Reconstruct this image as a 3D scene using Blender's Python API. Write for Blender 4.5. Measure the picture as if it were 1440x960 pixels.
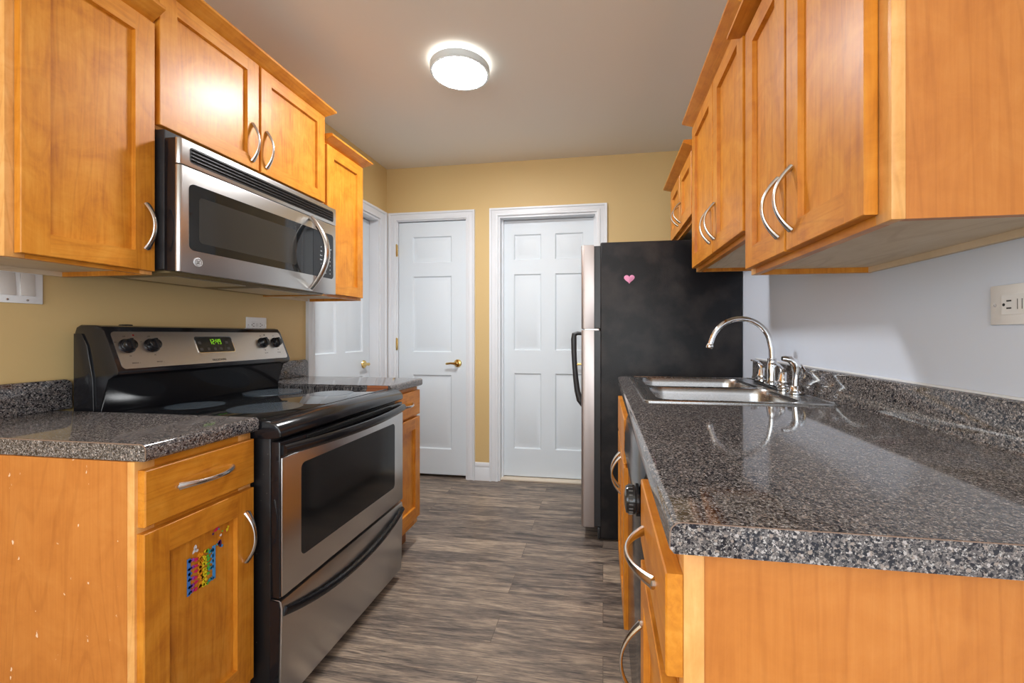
import bpy, bmesh, math, random
from math import pi, sin, cos, radians as R
from mathutils import Vector as V, Matrix
random.seed(7)
S = bpy.context.scene
for o in list(bpy.data.objects): bpy.data.objects.remove(o, do_unlink=True)
COL = S.collection

# ------------------------------------------------------------------ camera
YAW, FPX, PCX, PCY, CAMH = 0.1552, 595.23, 754.78, 470.53, 1.1242
cd = bpy.data.cameras.new('camera'); cam = bpy.data.objects.new('camera', cd); COL.objects.link(cam)
cd.sensor_fit = 'HORIZONTAL'; cd.sensor_width = 36.0; cd.lens = FPX/1440*36
cd.shift_x = (720-PCX)/1440; cd.shift_y = (PCY-480)/1440
cd.clip_start = 0.02
cam.location = (0, 0, CAMH); cam.rotation_euler = (pi/2, 0, YAW)
S.camera = cam

# ------------------------------------------------------------------ light
WINDOW_W, SIDE_W, RIGHT_W, LAMP_E, EXPO, WORLD = 44.0, 32.0, 38.0, 155.0, 0.12, 1.0
S.view_settings.view_transform = 'Standard'; S.view_settings.look = 'None'
S.view_settings.gamma = 1; S.view_settings.use_curve_mapping = False; S.view_settings.exposure = EXPO
w = bpy.data.worlds.new('daylight'); S.world = w; w.use_nodes = True
bg = w.node_tree.nodes['Background']
sky = w.node_tree.nodes.new('ShaderNodeTexSky')
try:
    sky.sky_type = 'NISHITA'; sky.sun_disc = False; sky.sun_elevation = R(35); sky.sun_rotation = R(60)
except Exception: pass
w.node_tree.links.new(sky.outputs[0], bg.inputs[0]); bg.inputs[1].default_value = 0.25*WORLD
def area(name, loc, rot, sx, sy, watts, col):
    l = bpy.data.lights.new(name, 'AREA'); l.shape = 'RECTANGLE'; l.size = sx; l.size_y = sy
    l.energy = watts; l.color = col
    o = bpy.data.objects.new(name, l); COL.objects.link(o); o.location = loc; o.rotation_euler = rot
    return o
# daylight through the rear window; unseen side windows are added for fill
area('rear_window_daylight', (-0.5, -2.86, 1.42), (R(90), 0, 0), 1.9, 1.5, WINDOW_W, (.93, .97, 1))
area('side_window_fill', (-1.68, -1.5, 1.42), (R(90), 0, R(-90)), 1.5, 1.4, SIDE_W, (.93, .97, 1))  # added fill from an unseen left window, for flatter light
area('right_window_fill', (.69, -1.5, 1.42), (R(90), 0, R(90)), 1.5, 1.4, RIGHT_W, (.95, .98, 1))  # added fill from an unseen right window, brightens the left wall

# ------------------------------------------------------------------ materials
def srgb(r, g, b):
    f = lambda c: (c/255/12.92 if c/255 <= .04045 else ((c/255+.055)/1.055)**2.4)
    return (f(r), f(g), f(b), 1)
def newmat(name):
    m = bpy.data.materials.new(name); m.use_nodes = True
    nt = m.node_tree; return m, nt, nt.nodes['Principled BSDF']
def N(nt, t, **k):
    n = nt.nodes.new(t)
    for a, b in k.items(): setattr(n, a, b)
    return n
def plain(name, col, rough=.5, metal=0, coat=0, spec=.5, bump=0, bscale=60, vary=0):
    m, nt, p = newmat(name)
    p.inputs['Base Color'].default_value = col; p.inputs['Roughness'].default_value = rough
    p.inputs['Metallic'].default_value = metal; p.inputs['Coat Weight'].default_value = coat
    p.inputs['Specular IOR Level'].default_value = spec
    tc = N(nt, 'ShaderNodeTexCoord')
    nz = N(nt, 'ShaderNodeTexNoise'); nz.inputs['Scale'].default_value = bscale; nz.inputs['Detail'].default_value = 4
    nt.links.new(tc.outputs['Object'], nz.inputs['Vector'])
    if bump:
        b = N(nt, 'ShaderNodeBump'); b.inputs['Strength'].default_value = bump; b.inputs['Distance'].default_value = .002
        nt.links.new(nz.outputs['Fac'], b.inputs['Height']); nt.links.new(b.outputs[0], p.inputs['Normal'])
    mr = N(nt, 'ShaderNodeMapRange'); mr.inputs[3].default_value = max(.01, rough*.85); mr.inputs[4].default_value = min(1, rough*1.15)
    nt.links.new(nz.outputs['Fac'], mr.inputs[0]); nt.links.new(mr.outputs[0], p.inputs['Roughness'])
    return m
def ramp(nt, stops, interp='LINEAR'):
    r = N(nt, 'ShaderNodeValToRGB'); cr = r.color_ramp; cr.interpolation = interp
    while len(cr.elements) < len(stops): cr.elements.new(.5)
    for e, (p, c) in zip(cr.elements, stops): e.position = p; e.color = c
    return r
def wood(name, scale, dark, mid, light, rough=.40, coat=.12, fleck=0, ring=.22):
    m, nt, p = newmat(name); L = nt.links.new
    tc = N(nt, 'ShaderNodeTexCoord')
    mp = N(nt, 'ShaderNodeMapping'); mp.inputs['Scale'].default_value = scale
    L(tc.outputs['Object'], mp.inputs[0])
    fine = N(nt, 'ShaderNodeTexNoise'); fine.inputs['Scale'].default_value = 2.0; fine.inputs['Detail'].default_value = 7
    fine.inputs['Roughness'].default_value = .62; fine.inputs['Distortion'].default_value = .6
    L(mp.outputs[0], fine.inputs['Vector'])
    blot = N(nt, 'ShaderNodeTexNoise'); blot.inputs['Scale'].default_value = 11; blot.inputs['Detail'].default_value = 8; blot.inputs['Roughness'].default_value = .62
    blot.inputs['Distortion'].default_value = .8
    L(tc.outputs['Object'], blot.inputs['Vector'])
    mx = N(nt, 'ShaderNodeMath', operation='MULTIPLY_ADD'); mx.inputs[1].default_value = .42
    ad = N(nt, 'ShaderNodeMath', operation='MULTIPLY'); ad.inputs[1].default_value = .58
    L(blot.outputs['Fac'], ad.inputs[0]); L(fine.outputs['Fac'], mx.inputs[0]); L(ad.outputs[0], mx.inputs[2])
    r = ramp(nt, [(.33, dark), (.5, mid), (.67, light)])
    L(mx.outputs[0], r.inputs[0])
    col = r.outputs[0]
    # growth-ring contour lines (cathedral figure)
    mp3 = N(nt, 'ShaderNodeMapping'); mp3.inputs['Scale'].default_value = tuple(max(.5, min(q, 4.5)) if q > 10 else .55 for q in scale)
    L(tc.outputs['Object'], mp3.inputs[0])
    cn = N(nt, 'ShaderNodeTexNoise'); cn.inputs['Scale'].default_value = 1; cn.inputs['Detail'].default_value = 1.5; cn.inputs['Distortion'].default_value = .3
    L(mp3.outputs[0], cn.inputs['Vector'])
    k_ = N(nt, 'ShaderNodeMath', operation='MULTIPLY'); k_.inputs[1].default_value = 110; L(cn.outputs['Fac'], k_.inputs[0])
    sn = N(nt, 'ShaderNodeMath', operation='SINE'); L(k_.outputs[0], sn.inputs[0])
    rl = ramp(nt, [(.80, (0, 0, 0, 1)), (1.0, (1, 1, 1, 1))]); L(sn.outputs[0], rl.inputs[0])
    kk = N(nt, 'ShaderNodeMath', operation='MULTIPLY'); kk.inputs[1].default_value = ring; L(rl.outputs[0], kk.inputs[0])
    m3 = N(nt, 'ShaderNodeMixRGB', blend_type='MULTIPLY'); m3.inputs[2].default_value = (.62, .50, .36, 1)
    L(kk.outputs[0], m3.inputs[0]); L(col, m3.inputs[1]); col = m3.outputs[0]
    if fleck:
        vn = N(nt, 'ShaderNodeTexNoise'); vn.inputs['Scale'].default_value = 64; vn.inputs['Detail'].default_value = 3
        mp2 = N(nt, 'ShaderNodeMapping'); mp2.inputs['Scale'].default_value = (1, 1, .6); mp2.inputs['Rotation'].default_value = (.2, .7, .3)
        L(tc.outputs['Object'], mp2.inputs[0]); L(mp2.outputs[0], vn.inputs['Vector'])
        rr = ramp(nt, [(.715, (0, 0, 0, 1)), (.73, (1, 1, 1, 1))]); L(vn.outputs['Fac'], rr.inputs[0])
        mm = N(nt, 'ShaderNodeMixRGB'); mm.inputs[2].default_value = srgb(236, 205, 175)
        L(rr.outputs[0], mm.inputs[0]); L(col, mm.inputs[1]); col = mm.outputs[0]
    L(col, p.inputs['Base Color'])
    p.inputs['Roughness'].default_value = rough; p.inputs['Coat Weight'].default_value = coat; p.inputs['Coat Roughness'].default_value = .25; p.inputs['Specular IOR Level'].default_value = .38
    b = N(nt, 'ShaderNodeBump'); b.inputs['Strength'].default_value = .06; b.inputs['Distance'].default_value = .001
    L(fine.outputs['Fac'], b.inputs['Height']); L(b.outputs[0], p.inputs['Normal'])
    return m
MD, MM, ML = srgb(180, 104, 24), srgb(206, 131, 36), srgb(220, 151, 56)
WV = wood('maple_upright_grain', (46, 46, 2.6), MD, MM, ML)
WH = wood('maple_level_grain', (46, 2.6, 46), MD, MM, ML)
LD, LM_, LL = srgb(180, 107, 42), srgb(193, 119, 50), srgb(202, 130, 60)
LAM = wood('maple_laminate_panel', (60, 60, 2.4), LD, LM_, LL, rough=.42, coat=.1, ring=.2)
LAMW = wood('worn_maple_laminate_panel', (60, 60, 2.4), LD, LM_, LL, rough=.45, coat=.05, fleck=1, ring=.2)
WEDGE = wood('maple_edge', (30, 30, 3), srgb(205, 140, 66), srgb(226, 164, 92), srgb(238, 184, 116))
WUNDER = wood('pale_cabinet_underside', (12, 3, 12), srgb(208, 186, 154), srgb(218, 198, 168), srgb(224, 206, 180), rough=.6, coat=0)
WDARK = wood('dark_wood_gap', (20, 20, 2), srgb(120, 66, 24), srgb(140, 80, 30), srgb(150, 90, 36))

def granite(name, rough):
    m, nt, p = newmat(name); L = nt.links.new
    tc = N(nt, 'ShaderNodeTexCoord')
    v1 = N(nt, 'ShaderNodeTexVoronoi'); v1.inputs['Scale'].default_value = 640
    v2 = N(nt, 'ShaderNodeTexVoronoi'); v2.inputs['Scale'].default_value = 330
    wn = N(nt, 'ShaderNodeTexNoise'); wn.inputs['Scale'].default_value = 500; wn.inputs['Detail'].default_value = 2
    L(tc.outputs['Object'], wn.inputs['Vector'])
    ws = N(nt, 'ShaderNodeVectorMath', operation='SCALE'); ws.inputs['Scale'].default_value = .004; L(wn.outputs['Color'], ws.inputs[0])
    wa = N(nt, 'ShaderNodeVectorMath', operation='ADD'); L(tc.outputs['Object'], wa.inputs[0]); L(ws.outputs[0], wa.inputs[1])
    for v in (v1, v2): L(wa.outputs[0], v.inputs['Vector'])
    s1 = N(nt, 'ShaderNodeSeparateColor'); L(v1.outputs['Color'], s1.inputs[0])
    s2 = N(nt, 'ShaderNodeSeparateColor'); L(v2.outputs['Color'], s2.inputs[0])
    r1 = ramp(nt, [(0, srgb(48, 47, 50)), (.26, srgb(84, 80, 80)), (.5, srgb(108, 103, 102)), (.74, srgb(134, 126, 121)), (.9, srgb(172, 168, 165))], 'CONSTANT')
    r2 = ramp(nt, [(0, srgb(28, 29, 37)), (.54, srgb(92, 88, 88)), (.8, srgb(142, 130, 122)), (.93, srgb(170, 163, 160))], 'CONSTANT')
    L(s1.outputs[0], r1.inputs[0]); L(s2.outputs[1], r2.inputs[0])
    mm = N(nt, 'ShaderNodeMixRGB'); gt = N(nt, 'ShaderNodeMath', operation='GREATER_THAN'); gt.inputs[1].default_value = .62
    L(s2.outputs[2], gt.inputs[0]); L(gt.outputs[0], mm.inputs[0]); L(r1.outputs[0], mm.inputs[1]); L(r2.outputs[0], mm.inputs[2])
    L(mm.outputs[0], p.inputs['Base Color']); p.inputs['Roughness'].default_value = rough; p.inputs['Specular IOR Level'].default_value = .62
    return m
GR = granite('speckled_laminate', .065)

def steel(name, axis, col=(.58, .57, .56, 1), rough=.29):
    m, nt, p = newmat(name); L = nt.links.new
    tc = N(nt, 'ShaderNodeTexCoord'); mp = N(nt, 'ShaderNodeMapping')
    sc = [400, 400, 400]; sc['xyz'.index(axis)] = 4; mp.inputs['Scale'].default_value = sc
    nz = N(nt, 'ShaderNodeTexNoise'); nz.inputs['Scale'].default_value = 1; nz.inputs['Detail'].default_value = 2
    L(tc.outputs['Object'], mp.inputs[0]); L(mp.outputs[0], nz.inputs['Vector'])
    mr = N(nt, 'ShaderNodeMapRange'); mr.inputs[3].default_value = rough*.97; mr.inputs[4].default_value = rough*1.04
    L(nz.outputs['Fac'], mr.inputs[0]); L(mr.outputs[0], p.inputs['Roughness'])
    p.inputs['Base Color'].default_value = col; p.inputs['Metallic'].default_value = 1
    return m
SS = steel('brushed_stainless', 'y'); SSV = steel('brushed_stainless_upright', 'z'); SSINK = steel('sink_stainless', 'y', (.43, .425, .42, 1), .27)
SSD = steel('fridge_door_steel', 'z', (.5, .45, .44, 1), .42)
NICK = plain('satin_nickel', (.66, .64, .61, 1), .24, 1)
CHROME = plain('chrome', (.82, .83, .85, 1), .06, 1)
BRASS = plain('polished_brass', (.78, .55, .2, 1), .16, 1)
BLK = plain('black_enamel', (.010, .010, .012, 1), .15, 0, 0, .42)
BLKM = plain('black_plastic', (.02, .02, .022, 1), .38)
BGLASS = plain('black_glass', (.008, .009, .01, 1), .04, 0, .5)
GREYG = plain('grey_burner_print', (.06, .075, .09, 1), .12)
MWIN = plain('microwave_window_mesh', (.035, .033, .03, 1), .09)
OWIN = plain('oven_window_glass', (.014, .015, .016, 1), .1)
RACK = plain('oven_rack_wire', (.09, .09, .09, 1), .4, .6)
WPAINT = plain('white_gloss_paint', srgb(220, 228, 234), .48, bump=.02, bscale=120)
TRIMP = plain('white_trim_paint', srgb(226, 229, 233), .34)
WALLY = plain('tan_yellow_wall_paint', srgb(213, 183, 127), .55, bump=.12, bscale=90)
WALLW = plain('white_wall_paint', srgb(216, 225, 240), .42, bump=.08, bscale=90)
CEIL = plain('ceiling_paint', srgb(234, 228, 216), .7, bump=.05)
PLATE = plain('white_plastic_plate', srgb(238, 238, 238), .35)
PLATED = plain('outlet_slot_dark', (.02, .02, .02, 1), .6)
PINK = plain('pink_paper', srgb(232, 150, 190), .5)
def emit(name, col, st):
    m, nt, p = newmat(name)
    p.inputs['Base Color'].default_value = col; p.inputs['Emission Color'].default_value = col; p.inputs['Emission Strength'].default_value = st
    return m
LAMP = emit('lamp_diffuser', (.97, .985, 1, 1), LAMP_E)
GREEN = emit('green_clock_digits', (.35, .9, .02, 1), .4)
def speckled(name, base, fleck, scale, lo, rough, big=0):
    m, nt, p = newmat(name); L = nt.links.new
    tc = N(nt, 'ShaderNodeTexCoord'); nz = N(nt, 'ShaderNodeTexNoise'); nz.inputs['Scale'].default_value = scale; nz.inputs['Detail'].default_value = 4
    L(tc.outputs['Object'], nz.inputs['Vector'])
    r = ramp(nt, [(lo, base), (lo+(.3 if big else .06), fleck)]); L(nz.outputs['Fac'], r.inputs[0]); L(r.outputs[0], p.inputs['Base Color'])
    p.inputs['Roughness'].default_value = rough
    if big:
        p.inputs['Specular IOR Level'].default_value = .32
        n2 = N(nt, 'ShaderNodeTexNoise'); n2.inputs['Scale'].default_value = 260; n2.inputs['Detail'].default_value = 2
        L(tc.outputs['Object'], n2.inputs['Vector'])
        b = N(nt, 'ShaderNodeBump'); b.inputs['Strength'].default_value = .7; b.inputs['Distance'].default_value = .001
        L(n2.outputs['Fac'], b.inputs['Height']); L(b.outputs[0], p.inputs['Normal'])
    return m
RSIDE = speckled('grimy_black_range_side', (.008, .008, .009, 1), (.25, .23, .2, 1), 70, .69, .32)
FSIDE = speckled('pebbled_black_fridge_side', (.006, .006, .008, 1), (.034, .029, .028, 1), 7, .44, .42, 1)
def floor_mat():
    m, nt, p = newmat('grey_brown_vinyl_planks'); L = nt.links.new
    tc = N(nt, 'ShaderNodeTexCoord')
    br = N(nt, 'ShaderNodeTexBrick'); br.offset = .37; br.inputs['Scale'].default_value = 1
    br.inputs['Brick Width'].default_value = 1.1; br.inputs['Row Height'].default_value = .15
    br.inputs['Mortar Size'].default_value = .0012; br.inputs['Mortar Smooth'].default_value = .2; br.inputs['Bias'].default_value = 0
    br.inputs['Color1'].default_value = (0, 0, 0, 1); br.inputs['Color2'].default_value = (1, 1, 1, 1); br.inputs['Mortar'].default_value = (.2, .2, .2, 1)
    L(tc.outputs['Object'], br.inputs['Vector'])
    # every plank shifts the grain so that it does not run across the joints
    sc = N(nt, 'ShaderNodeVectorMath', operation='SCALE'); sc.inputs['Scale'].default_value = 7.3
    L(br.outputs['Color'], sc.inputs[0])
    add = N(nt, 'ShaderNodeVectorMath', operation='ADD'); L(tc.outputs['Object'], add.inputs[0]); L(sc.outputs[0], add.inputs[1])
    def grain(s, d, ds):
        mp = N(nt, 'ShaderNodeMapping'); mp.inputs['Scale'].default_value = s; L(add.outputs[0], mp.inputs[0])
        n = N(nt, 'ShaderNodeTexNoise'); n.inputs['Scale'].default_value = 1; n.inputs['Detail'].default_value = d; n.inputs['Distortion'].default_value = ds
        n.inputs['Roughness'].default_value = .65
        L(mp.outputs[0], n.inputs['Vector']); return n
    g1 = grain((3.4, 30, 1), 9, .7); g2 = grain((13, 210, 1), 8, .5)
    a = N(nt, 'ShaderNodeMath', operation='MULTIPLY'); a.inputs[1].default_value = .50; L(g1.outputs['Fac'], a.inputs[0])
    b = N(nt, 'ShaderNodeMath', operation='MULTIPLY_ADD'); b.inputs[1].default_value = .42; L(g2.outputs['Fac'], b.inputs[0]); L(a.outputs[0], b.inputs[2])
    c = N(nt, 'ShaderNodeMath', operation='MULTIPLY_ADD'); c.inputs[1].default_value = .08
    sp = N(nt, 'ShaderNodeSeparateColor'); L(br.outputs['Color'], sp.inputs[0]); L(sp.outputs[0], c.inputs[0]); L(b.outputs[0], c.inputs[2])
    r = ramp(nt, [(.38, srgb(62, 54, 50)), (.46, srgb(104, 93, 85)), (.53, srgb(140, 124, 109)), (.62, srgb(184, 164, 142))])
    L(c.outputs[0], r.inputs[0])
    mm = N(nt, 'ShaderNodeMixRGB', blend_type='MULTIPLY'); mm.inputs[2].default_value = (.62, .58, .55, 1)
    L(br.outputs['Fac'], mm.inputs[0]); L(r.outputs[0], mm.inputs[1])
    km = N(nt, 'ShaderNodeMapping'); km.inputs['Scale'].default_value = (2.6, 6.5, 1); L(add.outputs[0], km.inputs[0])
    kv = N(nt, 'ShaderNodeTexVoronoi'); kv.inputs['Scale'].default_value = 1; L(km.outputs[0], kv.inputs['Vector'])
    kr = ramp(nt, [(0, (1, 1, 1, 1)), (.05, (.7, .7, .7, 1)), (.09, (0, 0, 0, 1))]); L(kv.outputs['Distance'], kr.inputs[0])
    kx = N(nt, 'ShaderNodeMixRGB', blend_type='MULTIPLY'); kx.inputs[2].default_value = (.5, .46, .44, 1)
    L(kr.outputs[0], kx.inputs[0]); L(mm.outputs[0], kx.inputs[1]); L(kx.outputs[0], p.inputs['Base Color'])
    p.inputs['Roughness'].default_value = .42
    bu = N(nt, 'ShaderNodeBump'); bu.inputs['Strength'].default_value = .12; bu.inputs['Distance'].default_value = .001
    L(g2.outputs['Fac'], bu.inputs['Height']); L(bu.outputs[0], p.inputs['Normal'])
    return m
FLOOR = floor_mat()

# ------------------------------------------------------------------ mesh helpers
class MB:
    def __init__(s): s.bm = bmesh.new()
    def box(s, x0, x1, y0, y1, z0, z1, mi=0, bev=0, seg=2):
        if x0 > x1: x0, x1 = x1, x0
        if y0 > y1: y0, y1 = y1, y0
        if z0 > z1: z0, z1 = z1, z0
        bm = s.bm
        vs = [bm.verts.new((x, y, z)) for x in (x0, x1) for y in (y0, y1) for z in (z0, z1)]
        fs = [bm.faces.new([vs[i] for i in q]) for q in ((0, 1, 3, 2), (4, 6, 7, 5), (0, 4, 5, 1), (2, 3, 7, 6), (0, 2, 6, 4), (1, 5, 7, 3))]
        for f in fs: f.material_index = mi
        if bev:
            es = list({e for f in fs for e in f.edges})
            r = bmesh.ops.bevel(bm, geom=es, offset=bev, segments=seg, affect='EDGES', profile=.5)
            for f in r['faces']: f.material_index = mi
        return s
    def prism(s, prof, axis, a0, a1, mi=0, bev=0):
        """prof: list of (p,q); axis 'y': p=x,q=z; axis 'z': p=x,q=y; axis 'x': p=y,q=z"""
        def P(p, q, a): return {'y': (p, a, q), 'z': (p, q, a), 'x': (a, p, q)}[axis]
        bm = s.bm
        A = [bm.verts.new(P(p, q, a0)) for p, q in prof]; B = [bm.verts.new(P(p, q, a1)) for p, q in prof]
        n = len(prof); fs = [bm.faces.new(A), bm.faces.new(B[::-1])]
        for i in range(n): fs.append(bm.faces.new((A[i], B[i], B[(i+1) % n], A[(i+1) % n])))
        for f in fs: f.material_index = mi
        if bev:
            es = list({e for f in fs[:2] for e in f.edges})
            bmesh.ops.bevel(bm, geom=es, offset=bev, segments=2, affect='EDGES', profile=.5)
        return s
    def loft(s, loops, cap0=True, cap1=True, mi=0, closed=True):
        bm = s.bm; L = [[bm.verts.new(p) for p in lp] for lp in loops]
        n = len(L[0])
        for a, b in zip(L, L[1:]):
            for i in range(n if closed else n-1):
                f = bm.faces.new((a[i], a[(i+1) % n], b[(i+1) % n], b[i])); f.material_index = mi
        if cap0: bm.faces.new(L[0]).material_index = mi
        if cap1: bm.faces.new(L[-1][::-1]).material_index = mi
        return s
    def tube(s, pts, rads, seg=10, mi=0, up=None, flat=1.0, cap=True):
        """rads: radius or (ru, rv) for each point; up: fixed side direction"""
        pts = [V(p) for p in pts]; n = len(pts)
        if not isinstance(rads, (list, tuple)): rads = [rads]*n
        loops = []; prev = None
        for i in range(n):
            t = (pts[min(i+1, n-1)]-pts[max(i-1, 0)]).normalized()
            if up is not None: u = V(up)
            elif prev is not None: u = prev
            else: u = V((0, 0, 1)) if abs(t.z) < .9 else V((1, 0, 0))
            u = (u-t*u.dot(t)).normalized(); prev = u; v = t.cross(u)
            r = rads[i]; ru, rv = r if isinstance(r, (list, tuple)) else (r, r)
            loops.append([pts[i]+u*ru*cos(2*pi*k/seg)+v*rv*sin(2*pi*k/seg) for k in range(seg)])
        return s.loft(loops, cap, cap, mi)
    def lathe(s, prof, base, axis=(0, 0, 1), seg=28, mi=0):
        """prof: (radius, height along axis)"""
        ax = V(axis).normalized(); u = ax.orthogonal().normalized(); v = ax.cross(u); base = V(base)
        loops = [[base+ax*h+(u*cos(2*pi*k/seg)+v*sin(2*pi*k/seg))*max(r, 1e-5) for k in range(seg)] for r, h in prof]
        return s.loft(loops, True, True, mi)
    def poly(s, pts, n, th, mi=0):
        """flat polygon pts (3D) given thickness th along n"""
        n = V(n).normalized()*th
        return s.loft([[V(p) for p in pts], [V(p)+n for p in pts]], True, True, mi)
    def panelled(s, o, a, b, n, W, H, th, xc, zc, panels, prof, rail_mi=0, panel_mi=0, bev=.0015):
        """slab W x H from corner o; xc/zc cut lists; panels: set of (i,j) cells; prof: rings (inset, depth)"""
        o, a, b, n = V(o), V(a), V(b), V(n); bm = s.bm; cache = {}
        def P(x, z, d=0):
            k = (round(x, 5), round(z, 5), round(d, 5))
            if k not in cache: cache[k] = bm.verts.new(o+a*x+b*z+n*d)
            return cache[k]
        fs = []
        for i in range(len(xc)-1):
            for j in range(len(zc)-1):
                x0, x1, z0, z1 = xc[i], xc[i+1], zc[j], zc[j+1]
                if (i, j) in panels:
                    prev = [P(x0, z0), P(x1, z0), P(x1, z1), P(x0, z1)]
                    for ins, d in prof:
                        cur = [P(x0+ins, z0+ins, d), P(x1-ins, z0+ins, d), P(x1-ins, z1-ins, d), P(x0+ins, z1-ins, d)]
                        for q in range(4):
                            f = bm.faces.new((prev[q], prev[(q+1) % 4], cur[(q+1) % 4], cur[q])); f.material_index = panel_mi; fs.append(f)
                        prev = cur
                    f = bm.faces.new(prev); f.material_index = panel_mi; fs.append(f)
                else:
                    f = bm.faces.new((P(x0, z0), P(x1, z0), P(x1, z1), P(x0, z1)))
                    mid = 0 < i < len(xc)-2
                    f.material_index = rail_mi if mid else 0; fs.append(f)
        bd = [e for e in {e for f in fs for e in f.edges} if len(e.link_faces) == 1]
        r = bmesh.ops.extrude_edge_only(bm, edges=bd)
        nv = [g for g in r['geom'] if isinstance(g, bmesh.types.BMVert)]
        for v in nv: v.co -= n*th
        ne = [g for g in r['geom'] if isinstance(g, bmesh.types.BMEdge) and all(v in nv for v in g.verts)]
        bmesh.ops.contextual_create(bm, geom=ne)
        if bev: bmesh.ops.bevel(bm, geom=[e for e in bd if e.is_valid], offset=bev, segments=1, affect='EDGES')
        return s
    def mesh(s, name, off):
        bm = s.bm
        bmesh.ops.recalc_face_normals(bm, faces=bm.faces[:])
        for f in bm.faces: f.smooth = True
        for e in bm.edges:
            if len(e.link_faces) == 2:
                try: e.smooth = e.calc_face_angle() < .6
                except Exception: e.smooth = True
            else: e.smooth = False
        for v in bm.verts: v.co -= off
        me = bpy.data.meshes.new(name); bm.to_mesh(me); bm.free(); return me

def root_of(p):
    off = V((0, 0, 0))
    while p is not None: off += p.location; p = p.parent
    return off
def part(name, mb, mats, parent=None, label=None):
    off = root_of(parent)
    me = mb.mesh(name, off)
    for m in (mats if isinstance(mats, (list, tuple)) else [mats]): me.materials.append(m)
    o = bpy.data.objects.new(name, me); COL.objects.link(o)
    if parent: o.parent = parent
    if label: o['label'] = label
    return o
def thing(name, loc, label, cat, group=None):
    o = bpy.data.objects.new(name, None); COL.objects.link(o); o.location = loc; o.empty_display_size = .05
    o['label'] = label; o['category'] = cat
    if group: o['group'] = group
    return o
def single(name, mb, mats, label, cat, group=None):
    o = part(name, mb, mats); o['label'] = label; o['category'] = cat
    if group: o['group'] = group
    return o
def struct(name, mb, mats, label=None, cat=None):
    o = part(name, mb, mats); o['kind'] = 'structure'
    if label: o['label'] = label
    if cat: o['category'] = cat
    return o
def structroot(name, loc, label, cat):
    o = thing(name, loc, label, cat); o['kind'] = 'structure'; return o
def text_mesh(txt, size, depth=.0002):
    c = bpy.data.curves.new('t', 'FONT'); c.body = txt; c.size = size; c.extrude = depth; c.align_x = 'CENTER'; c.align_y = 'CENTER'
    c.resolution_u = 3
    o = bpy.data.objects.new('t', c); COL.objects.link(o); bpy.context.view_layer.update()
    me = bpy.data.meshes.new_from_object(o.evaluated_get(bpy.context.evaluated_depsgraph_get()))
    bpy.data.objects.remove(o); bpy.data.curves.remove(c); return me
def add_text(mb, txt, size, o, a, b, n, sx=1.0):
    me = text_mesh(txt, size); bm2 = bmesh.new(); bm2.from_mesh(me)
    o, a, b, n = V(o), V(a), V(b), V(n)
    for v in bm2.verts: v.co = o+a*v.co.x*sx+b*v.co.y+n*(v.co.z+.0002)
    tmp = bpy.data.meshes.new('t'); bm2.to_mesh(tmp); bm2.free(); mb.bm.from_mesh(tmp)
    bpy.data.meshes.remove(tmp); bpy.data.meshes.remove(me)
def rrect(x0, x1, y0, y1, r, seg=5):
    pts = []
    for cx, cy, a0 in ((x1-r, y1-r, 0), (x0+r, y1-r, 90), (x0+r, y0+r, 180), (x1-r, y0+r, 270)):
        for k in range(seg+1):
            a = R(a0+90*k/seg); pts.append((cx+r*cos(a), cy+r*sin(a)))
    return pts

# ------------------------------------------------------------------ the room
XL, XR, YB, YF, ZC = -1.7154, .7194, 3.1722, -2.9, 2.4509
struct('floor', MB().box(XL-.3, XR+.3, YF-.2, YB+.35, -.06, 0), FLOOR, 'grey brown wood look plank floor running across the kitchen', 'floor')
struct('ceiling', MB().box(XL-.3, XR+.3, YF-.2, YB+.35, ZC, ZC+.1), CEIL, 'plain taupe painted ceiling', 'ceiling')
AY0, AY1, AZ = 2.30, 3.062, 2.025          # opening of the door in the left wall
mb = MB(); X0 = XL-.14
SY0, SY1, SZ0, SZ1 = -2.25, -.75, .72, 2.12  # openings of the added side windows, left and right
mb.box(X0, XL, YF, SY0, 0, ZC).box(X0, XL, SY0, SY1, 0, SZ0).box(X0, XL, SY0, SY1, SZ1, ZC).box(X0, XL, SY1, AY0, 0, ZC)
mb.box(X0, XL, AY0, AY1, AZ, ZC).box(X0, XL, AY1, YB, 0, ZC).box(X0-.05, X0, AY0-.2, YB+.2, 0, ZC)  # last box: unseen backing added behind the door to block outside light
struct('wall_left', mb, WALLY, 'tan yellow painted wall behind the range', 'wall')
mb = MB().box(XR, XR+.14, YF, SY0, 0, ZC).box(XR, XR+.14, SY0, SY1, 0, SZ0).box(XR, XR+.14, SY0, SY1, SZ1, ZC).box(XR, XR+.14, SY1, YB+.2, 0, ZC)
struct('wall_right', mb, WALLW, 'white painted wall behind the sink counter', 'wall')
BX0, BX1, BZ = -1.628, -1.048, 2.032       # left door opening in back wall
CX0, CX1, CZ = -.796, -.044, 2.036         # right door opening
mb = MB(); Y1 = YB+.12
mb.box(XL-.14, BX0, YB, Y1, 0, ZC).box(BX0, BX1, YB, Y1, BZ, ZC).box(BX1, CX0, YB, Y1, 0, ZC).box(CX0, CX1, YB, Y1, CZ, ZC).box(CX1, XR, YB, Y1, 0, ZC)
mb.box(XL-.14, XR, Y1, Y1+.05, 0, ZC)  # unseen backing slab, added to stop light leaking under the doors
struct('wall_back', mb, WALLY, 'tan yellow end wall with two white doors', 'wall')
WX0, WX1, WZ0, WZ1 = -1.45, .45, .67, 2.17
mb = MB()
mb.box(XL-.14, WX0, YF-.14, YF, 0, ZC).box(WX1, XR+.14, YF-.14, YF, 0, ZC).box(WX0, WX1, YF-.14, YF, 0, WZ0).box(WX0, WX1, YF-.14, YF, WZ1, ZC)
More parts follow.
